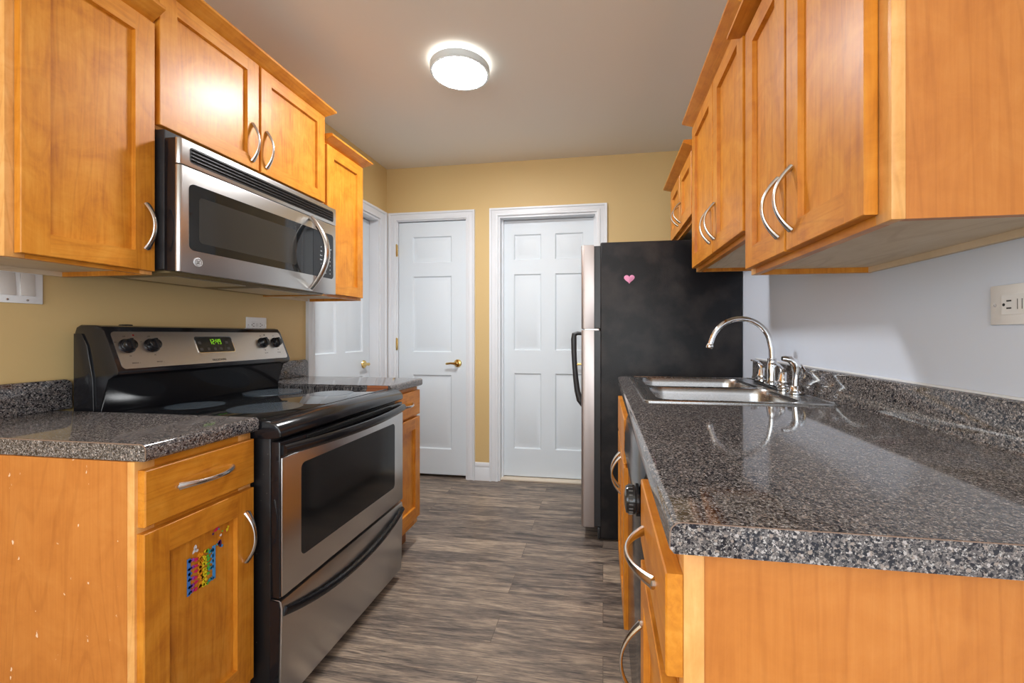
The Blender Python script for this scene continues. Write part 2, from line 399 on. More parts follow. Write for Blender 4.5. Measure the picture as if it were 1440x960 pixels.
struct('wall_front', mb, WALLW, 'white wall behind the viewer with a wide window', 'wall')
GLASS = plain('window_glass', (1, 1, 1, 1), .02)
GLASS.node_tree.nodes['Principled BSDF'].inputs['Transmission Weight'].default_value = 1
def window(n, axis, a0, a1, z0, z1, p, label, sd=1):
    r = structroot('window_%d' % n, (p if axis == 'x' else (a0+a1)/2, (a0+a1)/2 if axis == 'x' else p, z0), label, 'window')
    mb = MB()
    for (u0, u1, v0, v1) in ((a0, a0+.05, z0, z1), (a1-.05, a1, z0, z1), (a0+.05, a1-.05, z0, z0+.05), (a0+.05, a1-.05, z1-.05, z1), ((a0+a1)/2-.02, (a0+a1)/2+.02, z0+.05, z1-.05)):
        if axis == 'y': mb.box(u0, u1, p-.1, p-.05, v0, v1, bev=.003)
        else: mb.box(p-sd*.1, p-sd*.05, u0, u1, v0, v1, bev=.003)
    part('window_frame', mb, TRIMP, r)
    mb = MB()
    if axis == 'y': mb.box(a0+.05, a1-.05, p-.08, p-.075, z0+.05, z1-.05)
    else: mb.box(p-sd*.08, p-sd*.075, a0+.05, a1-.05, z0+.05, z1-.05)
    part('pane', mb, GLASS, r)
window(1, 'y', WX0, WX1, WZ0, WZ1, YF, 'white framed window behind the viewer')
window(2, 'x', SY0, SY1, SZ0, SZ1, XL, 'added unseen white framed window in the left wall behind the viewer')

window(3, 'x', SY0, SY1, SZ0, SZ1, XR, 'added unseen white framed window in the right wall behind the viewer', -1)

# ---- doors with casing, leaf, lever handle, hinges
def casing_prof(w):  # (across, out)
    return [(0, 0), (0, .012), (w*.12, .016), (w*.3, .0165), (w*.36, .012), (w*.72, .011), (w*.8, .018), (w, .02), (w, 0)]
def casing(o, a, n, x0, x1, H, wl, wr, wt):
    """mitred casing in the plane (a, z) with normal n around opening x0..x1, height H"""
    o, a, n = V(o), V(a), V(n); mb = MB()
    P = lambda x, z, d: o+a*x+V((0, 0, z))+n*d
    loops = [[], [], [], []]
    for t, d in casing_prof(1.0):
        loops[0].append(P(x0-wl*t, 0, d)); loops[1].append(P(x0-wl*t, H+wt*t, d))
        loops[2].append(P(x1+wr*t, H+wt*t, d)); loops[3].append(P(x1+wr*t, 0, d))
    mb.loft(loops); return mb
def lever(parent, o, a, n, ln=.085):
    """lever handle at o pointing along a, standing off along n"""
    o, a, n = V(o), V(a), V(n); mb = MB()
    mb.lathe([(.0, 0), (.029, 0), (.031, .004), (.027, .010), (.015, .014), (.011, .03), (.011, .046), (.0, .048)], o, n, 24)
    h = o+n*.042
    mb.tube([h-a*.008, h+a*.015, h+a*.045+V((0, 0, .002)), h+a*(ln-.01)-V((0, 0, .002)), h+a*ln-V((0, 0, .004))], [(.010, .008), (.010, .008), (.008, .006), (.009, .0055), (.006, .004)], 10, up=(0, 0, 1))
    return part('lever_handle', mb, BRASS, parent, 'polished brass lever handle')
RAISED = [(.008, -.011), (.018, -.011), (.046, -.002)]
def six_panel(parent, o, a, n, W, H, th, cols, rows):
    xc = [0]; zc = [0]; panels = set()
    for x0, x1 in cols: xc += [x0, x1]
    for z0, z1 in rows: zc += [z0, z1]
    xc.append(W); zc.append(H)
    for i in range(len(cols)):
        for j in range(len(rows)): panels.add((2*i+1, 2*j+1))
    mb = MB().panelled(o, a, (0, 0, 1), n, W, H, th, xc, zc, panels, RAISED)
    return part('door_leaf', mb, WPAINT, parent)
# door 1: left wall, recessed
d = structroot('door_1', (XL, 2.68, 0), 'white panelled door set back in the left wall past the range', 'door')
# casing on left wall (a runs +y, normal +x)
part('casing', casing((XL, 0, 0), (0, 1, 0), (1, 0, 0), AY0, AY1, AZ, .066, .085, .068), TRIMP, d)
mb = MB().box(XL-.138, XL, AY0+.0005, AY0+.016, 0, AZ-.016).box(XL-.138, XL, AY1-.016, AY1-.0005, 0, AZ-.016).box(XL-.138, XL, AY0+.0005, AY1-.0005, AZ-.016, AZ-.0005)
part('jamb', mb, TRIMP, d)
W1 = AY1-AY0-.038
six_panel(d, (XL-.075, AY0+.019, .012), (0, 1, 0), (1, 0, 0), W1, AZ-.034, .035,
          [(.09, .09+.22), (W1-.31, W1-.09)], [(.22, .80), (.985, 1.57), (1.69, 1.88)])
lever(d, (XL-.075, AY1-.10, .902), (0, -1, 0), (1, 0, 0))
# door 2: back wall left
d = structroot('door_2', ((BX0+BX1)/2, YB, 0), 'narrow white panelled door with brass hinges in the end wall beside the corner', 'door')
part('casing', casing((0, YB, 0), (1, 0, 0), (0, -1, 0), BX0, BX1, BZ, .066, .068, .06), TRIMP, d)
mb = MB().box(BX0, BX0+.008, YB, YB+.118, 0, BZ-.008).box(BX1-.008, BX1, YB, YB+.118, 0, BZ-.008).box(BX0, BX1, YB, YB+.118, BZ-.008, BZ)
part('jamb', mb, TRIMP, d)
W2 = BX1-BX0-.022
six_panel(d, (BX0+.011, YB+.012, .022), (1, 0, 0), (0, -1, 0), W2, 1.996, .035,
          [(.118, W2-.118)], [(.20, .785), (.965, 1.565), (1.672, 1.88)])
lever(d, (BX1-.076, YB+.012, .901), (-1, 0, 0), (0, -1, 0))
for z in (.25, 1.05, 1.795):
    mb = MB().box(BX0-.004, BX0+.009, YB-.006, YB+.001, z-.045, z+.045, bev=.001).lathe([(.005, -.047), (.006, -.047), (.006, .047), (.004, .05)], (BX0+.003, YB-.012, z), (0, 0, 1), 10)
    part('hinge', mb, BRASS, d, 'brass hinge')
# door 3: back wall right, recessed
d = structroot('door_3', ((CX0+CX1)/2, YB, 0), 'white six panel door in the end wall behind the fridge', 'door')
part('casing', casing((0, YB, 0), (1, 0, 0), (0, -1, 0), CX0, CX1, CZ, .066, .074, .058), TRIMP, d)
mb = MB().box(CX0, CX0+.014, YB, YB+.118, 0, CZ-.014).box(CX1-.014, CX1, YB, YB+.118, 0, CZ-.014).box(CX0, CX1, YB, YB+.118, CZ-.014, CZ)
mb.box(CX0+.014, CX0+.026, YB+.06, YB+.082, 0, CZ-.014).box(CX1-.026, CX1-.014, YB+.06, YB+.082, 0, CZ-.014)
part('jamb', mb, TRIMP, d)
W3 = CX1-CX0-.032
six_panel(d, (CX0+.016, YB+.082, .018), (1, 0, 0), (0, -1, 0), W3, CZ-.036, .034,
          [(.090, .090+.215), (W3-.305, W3-.09)], [(.215, .805), (.985, 1.58), (1.69, 1.89)])
lever(d, (CX1-.085, YB+.082, .9), (-1, 0, 0), (0, -1, 0))
part('threshold', MB().box(CX0, CX1, YB+.02, YB+.118, 0, .013, bev=.003), plain('cream_threshold', srgb(226, 212, 192), .5), d, 'cream threshold strip')
# baseboards
def bb_prof(h): return [(0, 0), (.013, 0), (.013, h*.52), (.011, h*.56), (.011, h*.7), (.009, h*.73), (.012, h*.8), (.012, h*.86), (.006, h*.98), (0, h)]
mb = MB(); mb.prism([(YB-t, z) for t, z in bb_prof(.138)], 'x', BX1+.069, CX0-.067)
struct('baseboard_back', mb, TRIMP, 'short white baseboard between the two end wall doors', 'baseboard')
mb = MB(); mb.prism([(YB-t, z) for t, z in bb_prof(.138)], 'x', CX1+.076, XR-.002)
struct('baseboard_right', mb, TRIMP, 'white baseboard of the end wall behind the fridge', 'baseboard')

# ------------------------------------------------------------------ cabinet parts
def bow_handle(door, p0, p1, n, bulge, name='handle'):
    """curved bow pull between feet p0 and p1, arching out along n"""
    p0, p1, n = V(p0), V(p1), V(n); ax = (p1-p0); ln = ax.length; ax.normalize(); side = ax.cross(n).normalized()
    pts, rad = [], []
    K = 16
    for k in range(K+1):
        t = k/K; s = 2*t-1
        pts.append(p0+ax*ln*t+n*(bulge*(1-abs(s)**2.1)+.002))
        e = abs(s)**2.5
        rad.append((.0052+.0040*e, .0036+.0026*e))
    mb = MB().tube(pts, rad, 10, up=side)
    for p in (p0, p1):
        mb.lathe([(.0, -.004), (.005, -.004), (.005, .004), (0, .005)], p, n, 10)
    return part(name, mb, NICK, door)
def cab_door(parent, o, a, n, W, H, sw=.055, rw=.055, th=.019, name='door'):
    mb = MB().panelled(o, a, (0, 0, 1), n, W, H, th, [0, sw, W-sw, W], [0, rw, H-rw, H], {(1, 1)}, [(.002, -.0115)], rail_mi=1, panel_mi=0)
    return part(name, mb, [WV, WH], parent)
def slab_front(parent, o, a, n, W, H, th=.019, name='drawer'):
    mb = MB().panelled(o, a, (0, 0, 1), n, W, H, th, [0, W], [0, H], set(), [], bev=.002)
    for f in mb.bm.faces: f.material_index = 0
    return part(name, mb, [WH], parent)
def crown(parent, wall_x, face_x, out, y0, y1, z0, z1, ov0, ov1):
    """sloped crown board with returns; out = signed projection"""
    mb = MB(); sg = 1 if out > 0 else -1
    def rect(x, a, b, z): return [(wall_x, a, z), (x, a, z), (x, b, z), (wall_x, b, z)]
    t = .012
    mb.loft([rect(face_x+sg*.004, y0-min(.004, ov0), y1+min(.004, ov1), z0), rect(face_x+sg*.004, y0-min(.004, ov0), y1+min(.004, ov1), z0+.006),
             rect(face_x+out, y0-ov0, y1+ov1, z1-t), rect(face_x+out, y0-ov0, y1+ov1, z1-.003), rect(face_x+out-sg*.004, y0-max(0, ov0-.004), y1+max(0, ov1-.004), z1)])
    return part('crown_moulding', mb, WH, parent)
def carcass(parent, wall_x, frame_x, y0, y1, z0, z1, mat_side, wall=.002, rec=.014, near_mat=None):
    """open-bottomed cabinet box with a recessed bottom, plus a face frame"""
    sg = 1 if frame_x > wall_x else -1
    wx = wall_x+sg*wall; fx = frame_x-sg*.019; t = .014
    mb = MB()
    mb.box(wx, fx, y0, y0+t, z0, z1, 1 if near_mat else 0).box(wx, fx, y1-t, y1, z0, z1)
    mb.box(wx, fx, y0+t, y1-t, z1-t, z1).box(wx, wx+sg*.012, y0+t, y1-t, z0, z1-t, 2)
    mb.box(wx+sg*.012, fx, y0+t, y1-t, z0+rec, z0+rec+t, 2)
    part('cabinet_box', mb, [mat_side, near_mat or mat_side, WUNDER], parent)
    mb = MB(); sw = .036
    mb.box(fx, frame_x, y0, y0+sw, z0, z1, 0, .001).box(fx, frame_x, y1-sw, y1, z0, z1, 0, .001)
    mb.box(fx, frame_x, y0+sw, y1-sw, z0, z0+sw, 1).box(fx, frame_x, y0+sw, y1-sw, z1-sw, z1, 1)
    if y1-y0 > .5: mb.box(fx, frame_x, (y0+y1)/2-sw/2, (y0+y1)/2+sw/2, z0+sw, z1-sw, 0)
    part('face_frame', mb, [WEDGE, WH], parent)

# ------------------------------------------------------------------ left wall cabinets
FXL, DXL = -1.381, -1.36; NX = V((1, 0, 0))
UP = 'upper cabinets of the range wall'
t = thing('wall_cabinet', (XL+.17, .95, 1.309), 'tall maple wall cabinet with one door left of the microwave', 'cabinet', UP)
carcass(t, XL, FXL, .784, 1.112, 1.309, 2.10, WV, near_mat=LAM)
dr = cab_door(t, (DXL, .800, 1.319), (0, 1, 0), NX, .304, .760)
bow_handle(dr, (DXL, 1.079, 1.384), (DXL, 1.079, 1.518), NX, .030)
crown(t, XL+.004, FXL, .052, .784, 1.111, 2.085, 2.135, .05, 0)
t = thing('wall_cabinet', (XL+.17, 1.512, 1.765), 'short maple wall cabinet with two doors directly above the microwave', 'cabinet', UP)
carcass(t, XL, FXL, 1.1135, 1.9165, 1.7665, 2.215, WV)
for k, (y0, y1) in enumerate(((1.118, 1.502), (1.513, 1.909))):
    dr = cab_door(t, (DXL, y0, 1.778), (0, 1, 0), NX, y1-y0, .424, rw=.05)
    hy = y1-.033 if k == 0 else y0+.028
    bow_handle(dr, (DXL, hy, 1.806), (DXL, hy, 1.952), NX, .030)
crown(t, XL+.004, FXL, .056, 1.1135, 1.9165, 2.200, 2.250, .0, .035)
t = thing('wall_cabinet', (XL+.17, 2.08, 1.318), 'narrow maple wall cabinet right of the microwave with one plain door', 'cabinet', UP)
carcass(t, XL, FXL, 1.918, 2.258, 1.319, 2.095, WV)
dr = cab_door(t, (DXL, 1.927, 1.333), (0, 1, 0), NX, .318, .745)
crown(t, XL+.004, FXL, .056, 1.918, 2.258, 2.080, 2.126, 0, .035)

# ------------------------------------------------------------------ right wall cabinets
FXR, DXR = .4145, .394; NXR = V((-1, 0, 0)); UR = 'upper cabinets of the sink wall'
def right_upper(label, y0, y1, z0, z1, zd0, zd1, doors, hz, ov0, ov1, zc0, zc1, near=None):
    t = thing('wall_cabinet', (XR-.16, (y0+y1)/2, z0), label, 'cabinet', UR)
    carcass(t, XR, FXR, y0, y1, z0, z1, WV, near_mat=near)
    for k, (a, b) in enumerate(doors):
        dr = cab_door(t, (DXR, a, zd0), (0, 1, 0), NXR, b-a, zd1-zd0)
        hy = a+.03 if k == 1 else b-.03
        bow_handle(dr, (DXR, hy, hz[0]), (DXR, hy, hz[1]), NXR, .034)
    crown(t, XR-.004, FXR, -.056, y0, y1, zc0, zc1, ov0, ov1)
right_upper('large maple wall cabinet nearest the viewer on the right with two doors', .688, 1.277, 1.292, 1.985, 1.307, 1.965,
            ((.716, .995), (1.004, 1.263)), (1.345, 1.478), .035, .035, 1.968, 2.0, near=LAM)
right_upper('maple wall cabinet above the sink with two doors', 1.2785, 1.99, 1.405, 2.065, 1.421, 2.045,
            ((1.286, 1.618), (1.626, 1.982)), (1.465, 1.592), 0, .035, 2.050, 2.10)
right_upper('short maple wall cabinet over the top of the black fridge', 1.992, 2.60, 1.652, 1.985, 1.670, 1.958,
            ((2.0, 2.29), (2.298, 2.588)), (1.70, 1.80), 0, .035, 1.962, 2.005)

# ------------------------------------------------------------------ left base units
FBL, DBL = -1.004, -.985
def base_box(parent, y0, y1, z1, wall_x, frame_x, near_mat, stile=.042):
    sg = 1 if frame_x > wall_x else -1
    wx = wall_x+sg*.002; fx = frame_x-sg*.019; T = .015
    part('side_panel', MB().box(wx, fx, y0, y0+T, .105, z1).box(wx, fx-sg*.055, y0, y0+T, 0, .105), near_mat, parent)
    part('side_panel', MB().box(wx, fx, y1-T, y1, .105, z1).box(wx, fx-sg*.055, y1-T, y1, 0, .105), WV, parent)
    part('bottom_panel', MB().box(wx, fx, y0+T, y1-T, .11, .125), WV, parent)
    part('back_panel', MB().box(wx, wx+sg*.01, y0+T, y1-T, .125, z1), WV, parent)
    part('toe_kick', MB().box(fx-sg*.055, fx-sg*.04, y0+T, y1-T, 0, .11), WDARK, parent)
    if y1-y0 < .5: part('top_panel', MB().box(wx+sg*.01, fx, y0+T, y1-T, z1-.015, z1), WV, parent)
    mb = MB()
    mb.box(fx, frame_x, y0, y0+stile, .105, z1, 0, .001).box(fx, frame_x, y1-stile, y1, .105, z1, 0, .001)
    mb.box(fx, frame_x, y0+stile, y1-stile, .105, .145, 1).box(fx, frame_x, y0+stile, y1-stile, z1-.035, z1, 1).box(fx, frame_x, y0+stile, y1-stile, .675, .71, 1)
    part('face_frame', mb, [WEDGE, WH], parent)
t = thing('base_cabinet', (XL+.35, .93, 0), 'maple base cabinet at near left under the counter with stickers on its door', 'cabinet', 'base cabinets')
base_box(t, .772, 1.078, .847, XL, FBL, LAMW)
dw = slab_front(t, (DBL, .779, .703), (0, 1, 0), NX, .292, .124)
bow_handle(dw, (DBL, .852, .768), (DBL, .998, .768), NX, .026)
dr = cab_door(t, (DBL, .777, .146), (0, 1, 0), NX, .293, .543, rw=.062)
bow_handle(dr, (DBL, 1.043, .492), (DBL, 1.043, .628), NX, .028)
t = thing('base_cabinet', (XL+.35, 2.02, 0), 'narrow maple base cabinet on the far side of the range', 'cabinet', 'base cabinets')
base_box(t, 1.868, 2.185, .847, XL, FBL, WV)
dw = slab_front(t, (DBL, 1.878, .697), (0, 1, 0), NX, .302, .130)
bow_handle(dw, (DBL, 1.955, .762), (DBL, 2.085, .762), NX, .026)
dr = cab_door(t, (DBL, 1.878, .146), (0, 1, 0), NX, .302, .538, rw=.06)
bow_handle(dr, (DBL, 1.905, .49), (DBL, 1.905, .62), NX, .028)

SEAM = plain('copper_brown_laminate_seam', srgb(128, 104, 88), .5)
def top_prof(xw, xf, z0, z1, sg):
    """counter cross-section with rolled front edge (x,z)"""
    r = .012; P = [(xw, z0), (xw, z1)]
    for k in range(5):
        a = R(90*k/4); P.append((xf-sg*r+sg*r*sin(a), z1-r+r*cos(a)))
    P += [(xf, z0+.006), (xf-sg*.005, z0)]
    return P
t = thing('countertop', (-1.35, .93, .848), 'short speckled grey countertop at near left beside the range', 'countertop', 'speckled countertops')
part('worktop', MB().prism(top_prof(XL+.002, -.98, .848, .886, 1), 'y', .7765, 1.082), GR, t)
mb = MB().loft([[(x, .7762, z) for x, z in [(XL+.002, .8835), (XL+.002, .886), (-.992, .886), (-.9835, .8825), (-.98, .874), (-.98, .854), (-.9825, .854), (-.9825, .873), (-.9855, .880), (-.993, .8835)]],
                [(x, .7772, z) for x, z in [(XL+.002, .8835), (XL+.002, .886), (-.992, .886), (-.9835, .8825), (-.98, .874), (-.98, .854), (-.9825, .854), (-.9825, .873), (-.9855, .880), (-.993, .8835)]]])
part('edge_seam', mb, SEAM, t, 'thin copper brown seam along the cut end')
def splash(y0, y1, x0, x1, z0, z1, r):
    pr = [(y0, z0), (y1, z0)]
    for k in range(5): a = R(90*k/4); pr.append((y1-r+r*cos(a), z1-r+r*sin(a)))
    pr.append((y0, z1)); return MB().prism(pr, 'x', x0, x1, bev=.004)
part('backsplash', splash(.7765, 1.122, XL+.002, -1.695, .886, .982, .02), GR, t)
t = thing('countertop', (-1.35, 2.02, .848), 'small speckled grey countertop on the far side of the range', 'countertop', 'speckled countertops')
mb = MB().prism(top_prof(XL+.002, -.98, .848, .886, 1), 'y', 1.852, 2.2); part('worktop', mb, GR, t)
part('backsplash', splash(1.852, 2.228, XL+.002, -1.695, .886, .982, .02), GR, t)
part('bare_edge', MB().box(-1.10, -.995, 1.8505, 1.8525, .868, .884), plain('bare_particle_board', srgb(170, 100, 60), .8), t, 'bare brown edge where the laminate is chipped')

# ------------------------------------------------------------------ range
RX, RY0, RY1 = -.915, 1.09, 1.843
t = thing('electric_range', (-1.29, (RY0+RY1)/2, 0), 'freestanding electric range with stainless oven door and black glass cooktop', 'range')
mb = MB().box(-1.66, -.952, RY0+.003, RY1-.003, .03, .838, 0, .004)
for x in (-1.6, -1.02):
    for y in (RY0+.06, RY1-.06): mb.lathe([(.018, 0), (.018, .032), (.01, .032)], (x, y, 0), (0, 0, 1), 12)
part('body', mb, RSIDE, t, 'black enamel side flecked with grime')
# cooktop frame and glass
mb = MB(); prof = [(-1.60, .836), (-1.60, .874), (-.985, .874), (-.958, .8735), (-.938, .868), (-.922, .857), (-.915, .843), (-.915, .830), (-.922, .824), (-.96, .822)]
mb.prism(prof, 'y', RY0-.002, RY1+.002, bev=.006)
ct = part('cooktop', mb, BLK, t)
gl = part('glass_surface', MB().box(-1.552, -.985, RY0+.022, RY1-.022, .873, .8755, 0, .001), BGLASS, ct)
for x, y, r in ((-1.42, 1.29, .085), (-1.14, 1.29, .112), (-1.42, 1.645, .112), (-1.14, 1.645, .085)):
    part('burner', MB().lathe([(0, 0), (r, 0), (r, .0004), (0, .0004)], (x, y, .8755), (0, 0, 1), 48), GREYG, ct, 'grey printed burner ring')
# oven door
od = part('oven_door', MB().box(-.95, RX-.004, RY0, RY1, .362, .815, 0, .004), BLK, t)
part('steel_panel', MB().box(RX-.006, RX, RY0+.004, RY1-.003, .366, .768, 0, .0025), SS, od, 'brushed stainless door face')
wn = MB(); y0, y1, z0, z1 = 1.172, 1.762, .446, .731
wn.prism(rrect(y0, y1, z0, z1, .018), 'x', RX-.004, RX+.0006)
part('window', wn, OWIN, od, 'dark glass oven window')
vt = MB()
for k in range(3): vt.box(RX-.004, RX+.0015, 1.20, 1.735, .7985+k*.0048, .8005+k*.0048)
part('vent_slot', vt, plain('vent_dark', (.004, .004, .004, 1), .6), od)
# bowed black handle
pts, rad = [], []
for k in range(21):
    s_ = -1+k/10; y = (RY0+RY1)/2+s_*(RY1-RY0)/2*.985
    out = .012+.036*(1-s_*s_)
    pts.append((RX+out-.008, y, .790-.004*(1-s_*s_))); rad.append((.016, .009+.003*abs(s_)))
part('handle', MB().tube(pts, rad, 12, up=(0, 0, 1)), BLK, od, 'black bowed oven door handle')
# storage drawer
dwm = MB(); prof = [(-.952, .04), (-.926, .04), (-.922, .05), (RX, .33), (RX-.004, .352), (-.93, .356), (-.952, .356)]
dwm.prism(prof, 'y', RY0+.004, RY1-.003, bev=.002)
dwo = part('drawer', dwm, SS, t, 'stainless storage drawer under the oven')
part('drawer_side', MB().prism([(-.952, .04), (-.928, .04), (-.92, .33), (-.925, .352), (-.952, .356)], 'y', RY0, RY0+.0045), BLK, dwo)
pts, rad = [], []
for k in range(25):
    s_ = -1+k/12; y = (RY0+RY1)/2+s_*(RY1-RY0)/2*.97
    zz = .322-.052*(1-s_*s_)
    pts.append((RX+.002+.010*(1-s_**4), y, zz)); rad.append((.013, .010))
part('handle', MB().tube(pts, rad, 10, up=(0, 0, 1)), BLK, dwo, 'black curved drawer pull')
# backguard
mb = MB(); prof = [(-1.655, .836), (-1.655, 1.13), (-1.648, 1.148), (-1.632, 1.156), (-1.575, 1.154), (-1.553, 1.150), (-1.541, 1.137), (-1.488, 1.012), (-1.489, 1.000), (-1.50, .993), (-1.53, .988), (-1.552, .886), (-1.557, .8765), (-1.557, .836)]
mb.prism(prof, 'y', RY0+.008, RY1-.012, bev=.005)
for yy in (RY0+.004,): mb.prism([(-1.652, .84), (-1.652, 1.128), (-1.622, 1.128), (-1.60, 1.09), (-1.578, .98), (-1.572, .84)], 'y', yy, yy+.006, bev=.002)
mb.lathe([(0, 0), (.02, 0), (.017, .006), (0, .007)], (-1.615, 1.215, 1.153), (0, 0, 1), 14)
bgd = part('backguard', mb, BLK, t)
PA = V((-1.541, 0, 1.137)); PB = V((-1.488, 0, 1.012)); PD = (PB-PA); PL = PD.length; PD.normalize(); PN = V((-PD.z, 0, PD.x))
if PN.x < 0: PN = -PN
def onp(y, z, d=0):
    """point on the sloped control face at height z"""
    s_ = (z-PA.z)/(PB.z-PA.z); p = PA+(PB-PA)*s_; return V((p.x, y, p.z))+PN*d
mb = MB(); yl0, yl1 = 1.112, 1.816
cs = rrect(yl0, yl1, 1.012+.004, 1.134, .012)
mb.loft([[onp(y, z, -.002) for y, z in cs], [onp(y, z, .0015) for y, z in cs]])
part('control_panel', mb, SS, bgd, 'brushed stainless control panel')
cs = rrect(1.379, 1.541, 1.053, 1.116, .009)
cs2 = rrect(1.3815, 1.5385, 1.0555, 1.1135, .008)
mb = MB().loft([[onp(y, z, .001) for y, z in cs], [onp(y, z, .003) for y, z in cs]])
part('display_bezel', mb, CHROME, bgd, 'thin bright bezel')
mb = MB().loft([[onp(y, z, .0025) for y, z in cs2], [onp(y, z, .0034) for y, z in cs2]])
part('display', mb, plain('display_black', (.02, .021, .02, 1), .2), bgd, 'black clock display')
# clock digits 12:49
SEG = {'1': 'bc', '2': 'abged', '4': 'fgbc', '9': 'abcdfg'}
mb = MB(); dy, dh, dw_ = .0125, .019, .0078; yb, zb = 1.437, 1.086
def seg(y0, y1, z0, z1):
    mb.loft([[onp(y, z, d_) for y, z in ((y0, z0), (y1, z0), (y1, z1), (y0, z1))] for d_ in (.0034, .0040)])
for i, ch in enumerate('1249'):
    ya = yb+i*dy+(.004 if i > 1 else 0); th_ = .0013
    R_ = {'a': (ya, ya+dw_, zb+dh-th_, zb+dh), 'd': (ya, ya+dw_, zb, zb+th_), 'g': (ya, ya+dw_, zb+dh/2-th_/2, zb+dh/2+th_/2),
          'b': (ya+dw_-th_, ya+dw_, zb+dh/2, zb+dh), 'c': (ya+dw_-th_, ya+dw_, zb, zb+dh/2), 'f': (ya, ya+th_, zb+dh/2, zb+dh), 'e': (ya, ya+th_, zb, zb+dh/2)}
    for q in SEG[ch]: seg(*R_[q])
for zz in (zb+.005, zb+.012): seg(yb+2*dy-.0012, yb+2*dy+.0008, zz, zz+.002)
part('clock_digits', mb, GREEN, bgd, 'glowing green digits 12:49')
DIM = plain('dim_grey_pads', (.06, .06, .06, 1), .3)
for yy, zz, w_ in ((1.395, 1.092, .012), (1.395, 1.068, .012), (1.425, 1.068, .010), (1.452, 1.068, .010), (1.478, 1.068, .012), (1.512, 1.092, .012), (1.512, 1.068, .012)):
    mb = MB().loft([[onp(y, z, d_) for y, z in rrect(yy-w_/2, yy+w_/2, zz-.005, zz+.005, .002, 2)] for d_ in (.0033, .0040)])
    part('touch_pad', mb, DIM, bgd)
INK = plain('dark_printed_ink', (.03, .03, .03, 1), .5)
def lettering(txt, size, y, z, sx=1.0):
    mb = MB(); add_text(mb, txt, size, onp(y, z, .0016), (0, 1, 0), -PD, PN, sx); part('lettering', mb, INK, bgd)
lettering('FRIGIDAIRE', .0115, 1.455, 1.026, 1.05)
for yy in (1.146, 1.222): lettering('SINGLE  ::', .006, yy+.01, 1.032)
for yy in (1.698, 1.773): lettering('LO  HI', .006, yy, 1.042)
for yy in (1.146, 1.222, 1.698, 1.773): lettering('OFF', .0055, yy, 1.118); lettering('LO', .0055, yy-.03, 1.1); lettering('HI', .0055, yy, 1.055)
part('indicator_light', MB().lathe([(0, 0), (.0035, 0), (.0025, .002), (0, .0022)], onp(1.175, 1.122, .001), PN, 10), plain('red_indicator', (.25, .01, .01, 1), .3), bgd, 'red indicator')
part('indicator_light', MB().lathe([(0, 0), (.0035, 0), (.0025, .002), (0, .0022)], onp(1.722, 1.122, .001), PN, 10), INK, bgd)
for yy in (1.146, 1.222, 1.698, 1.773):
    c0 = onp(yy, 1.087, .0012)
    mb = MB().lathe([(0, 0), (.024, 0), (.024, .004), (.0205, .006), (.0195, .018), (.017, .0225), (.008, .024), (0, .0242)], c0, PN, 28)
    g = c0+PN*.021
    mb.loft([[g+V((0, 1, 0))*a*.0045-PD*b*.017+PN*d_ for a, b in ((-1, -1), (1, -1), (1, 1), (-1, 1))] for d_ in (-.004, .0065)])
    part('knob', mb, BLK, bgd, 'glossy black control knob')

# ------------------------------------------------------------------ microwave
MX, MY0, MY1 = -1.29, 1.117, 1.896
t = thing('microwave', (-1.5, (MY0+MY1)/2, 1.318), 'stainless over-the-range microwave with dark window and curved handle', 'microwave')
mb = MB().box(XL+.003, -1.345, MY0+.002, 1.9165, 1.328, 1.764, 0, .004)  # far side widened past the face to close a light leak
part('body', mb, BLKM, t)
# black plastic side strip behind the face
mb = MB().box(-1.345, -1.3028, MY0+.001, MY1-.001, 1.322, 1.736, 0, .004); part('front_collar', mb, BLK, t)
def bowed(y0, y1, z0, z1, xf, mi=0, rl=.02, rr=.006, th=.0125):
    """slab with rounded vertical edges, extruded up z"""
    pr = [(xf-th, y0)]
    for k in range(6): a = R(90*k/5); pr.append((xf-rl+rl*sin(a), y0+rl-rl*cos(a)))
    for k in range(4): a = R(90*k/3); pr.append((xf-rr+rr*cos(a), y1-rr+rr*sin(a)))
    pr.append((xf-th, y1)); return MB().prism(pr, 'z', z0, z1, bev=.002)
gv = part('vent_grille', bowed(MY0, MY1, 1.6545, 1.735, MX, rl=.011), SS, t, 'stainless vent strip across the top')
mb = MB(); mb.prism(rrect(1.152, 1.872, 1.668, 1.718, .010), 'x', MX-.002, MX+.0008)
part('vent_recess', mb, plain('vent_black', (.006, .006, .007, 1), .4), gv)
mb = MB()
for k in range(4): mb.prism([(MX, 1.674+k*.0112), (MX+.0042, 1.676+k*.0112), (MX+.0042, 1.6785+k*.0112), (MX, 1.6815+k*.0112)], 'y', 1.158, 1.866)
part('louvres', mb, BLK, gv, 'black horizontal louvres')
DS = 1.727
dr = part('door', bowed(MY0, DS-.0008, 1.320, 1.652, MX, rl=.011, rr=.002), SS, t, 'stainless microwave door')
def lrect(y0, y1, z0, z1, r):  # rounded on the left only
    pts = [(y1, z0), (y1, z1)]
    for cz, a0 in ((z1-r, 90), (z0+r, 180)):
        for k in range(6): a = R(a0+90*k/5); pts.append((y0+r+r*cos(a), cz+r*sin(a)))
    return pts
mb = MB().prism(lrect(1.149, DS-.0008, 1.392, 1.603, .018), 'x', MX-.002, MX+.0010); wnd = part('window_surround', mb, BGLASS, dr)
mb = MB().prism(rrect(1.182, 1.622, 1.420, 1.568, .012), 'x', MX, MX+.0015); part('window', mb, MWIN, dr, 'smoky perforated window')
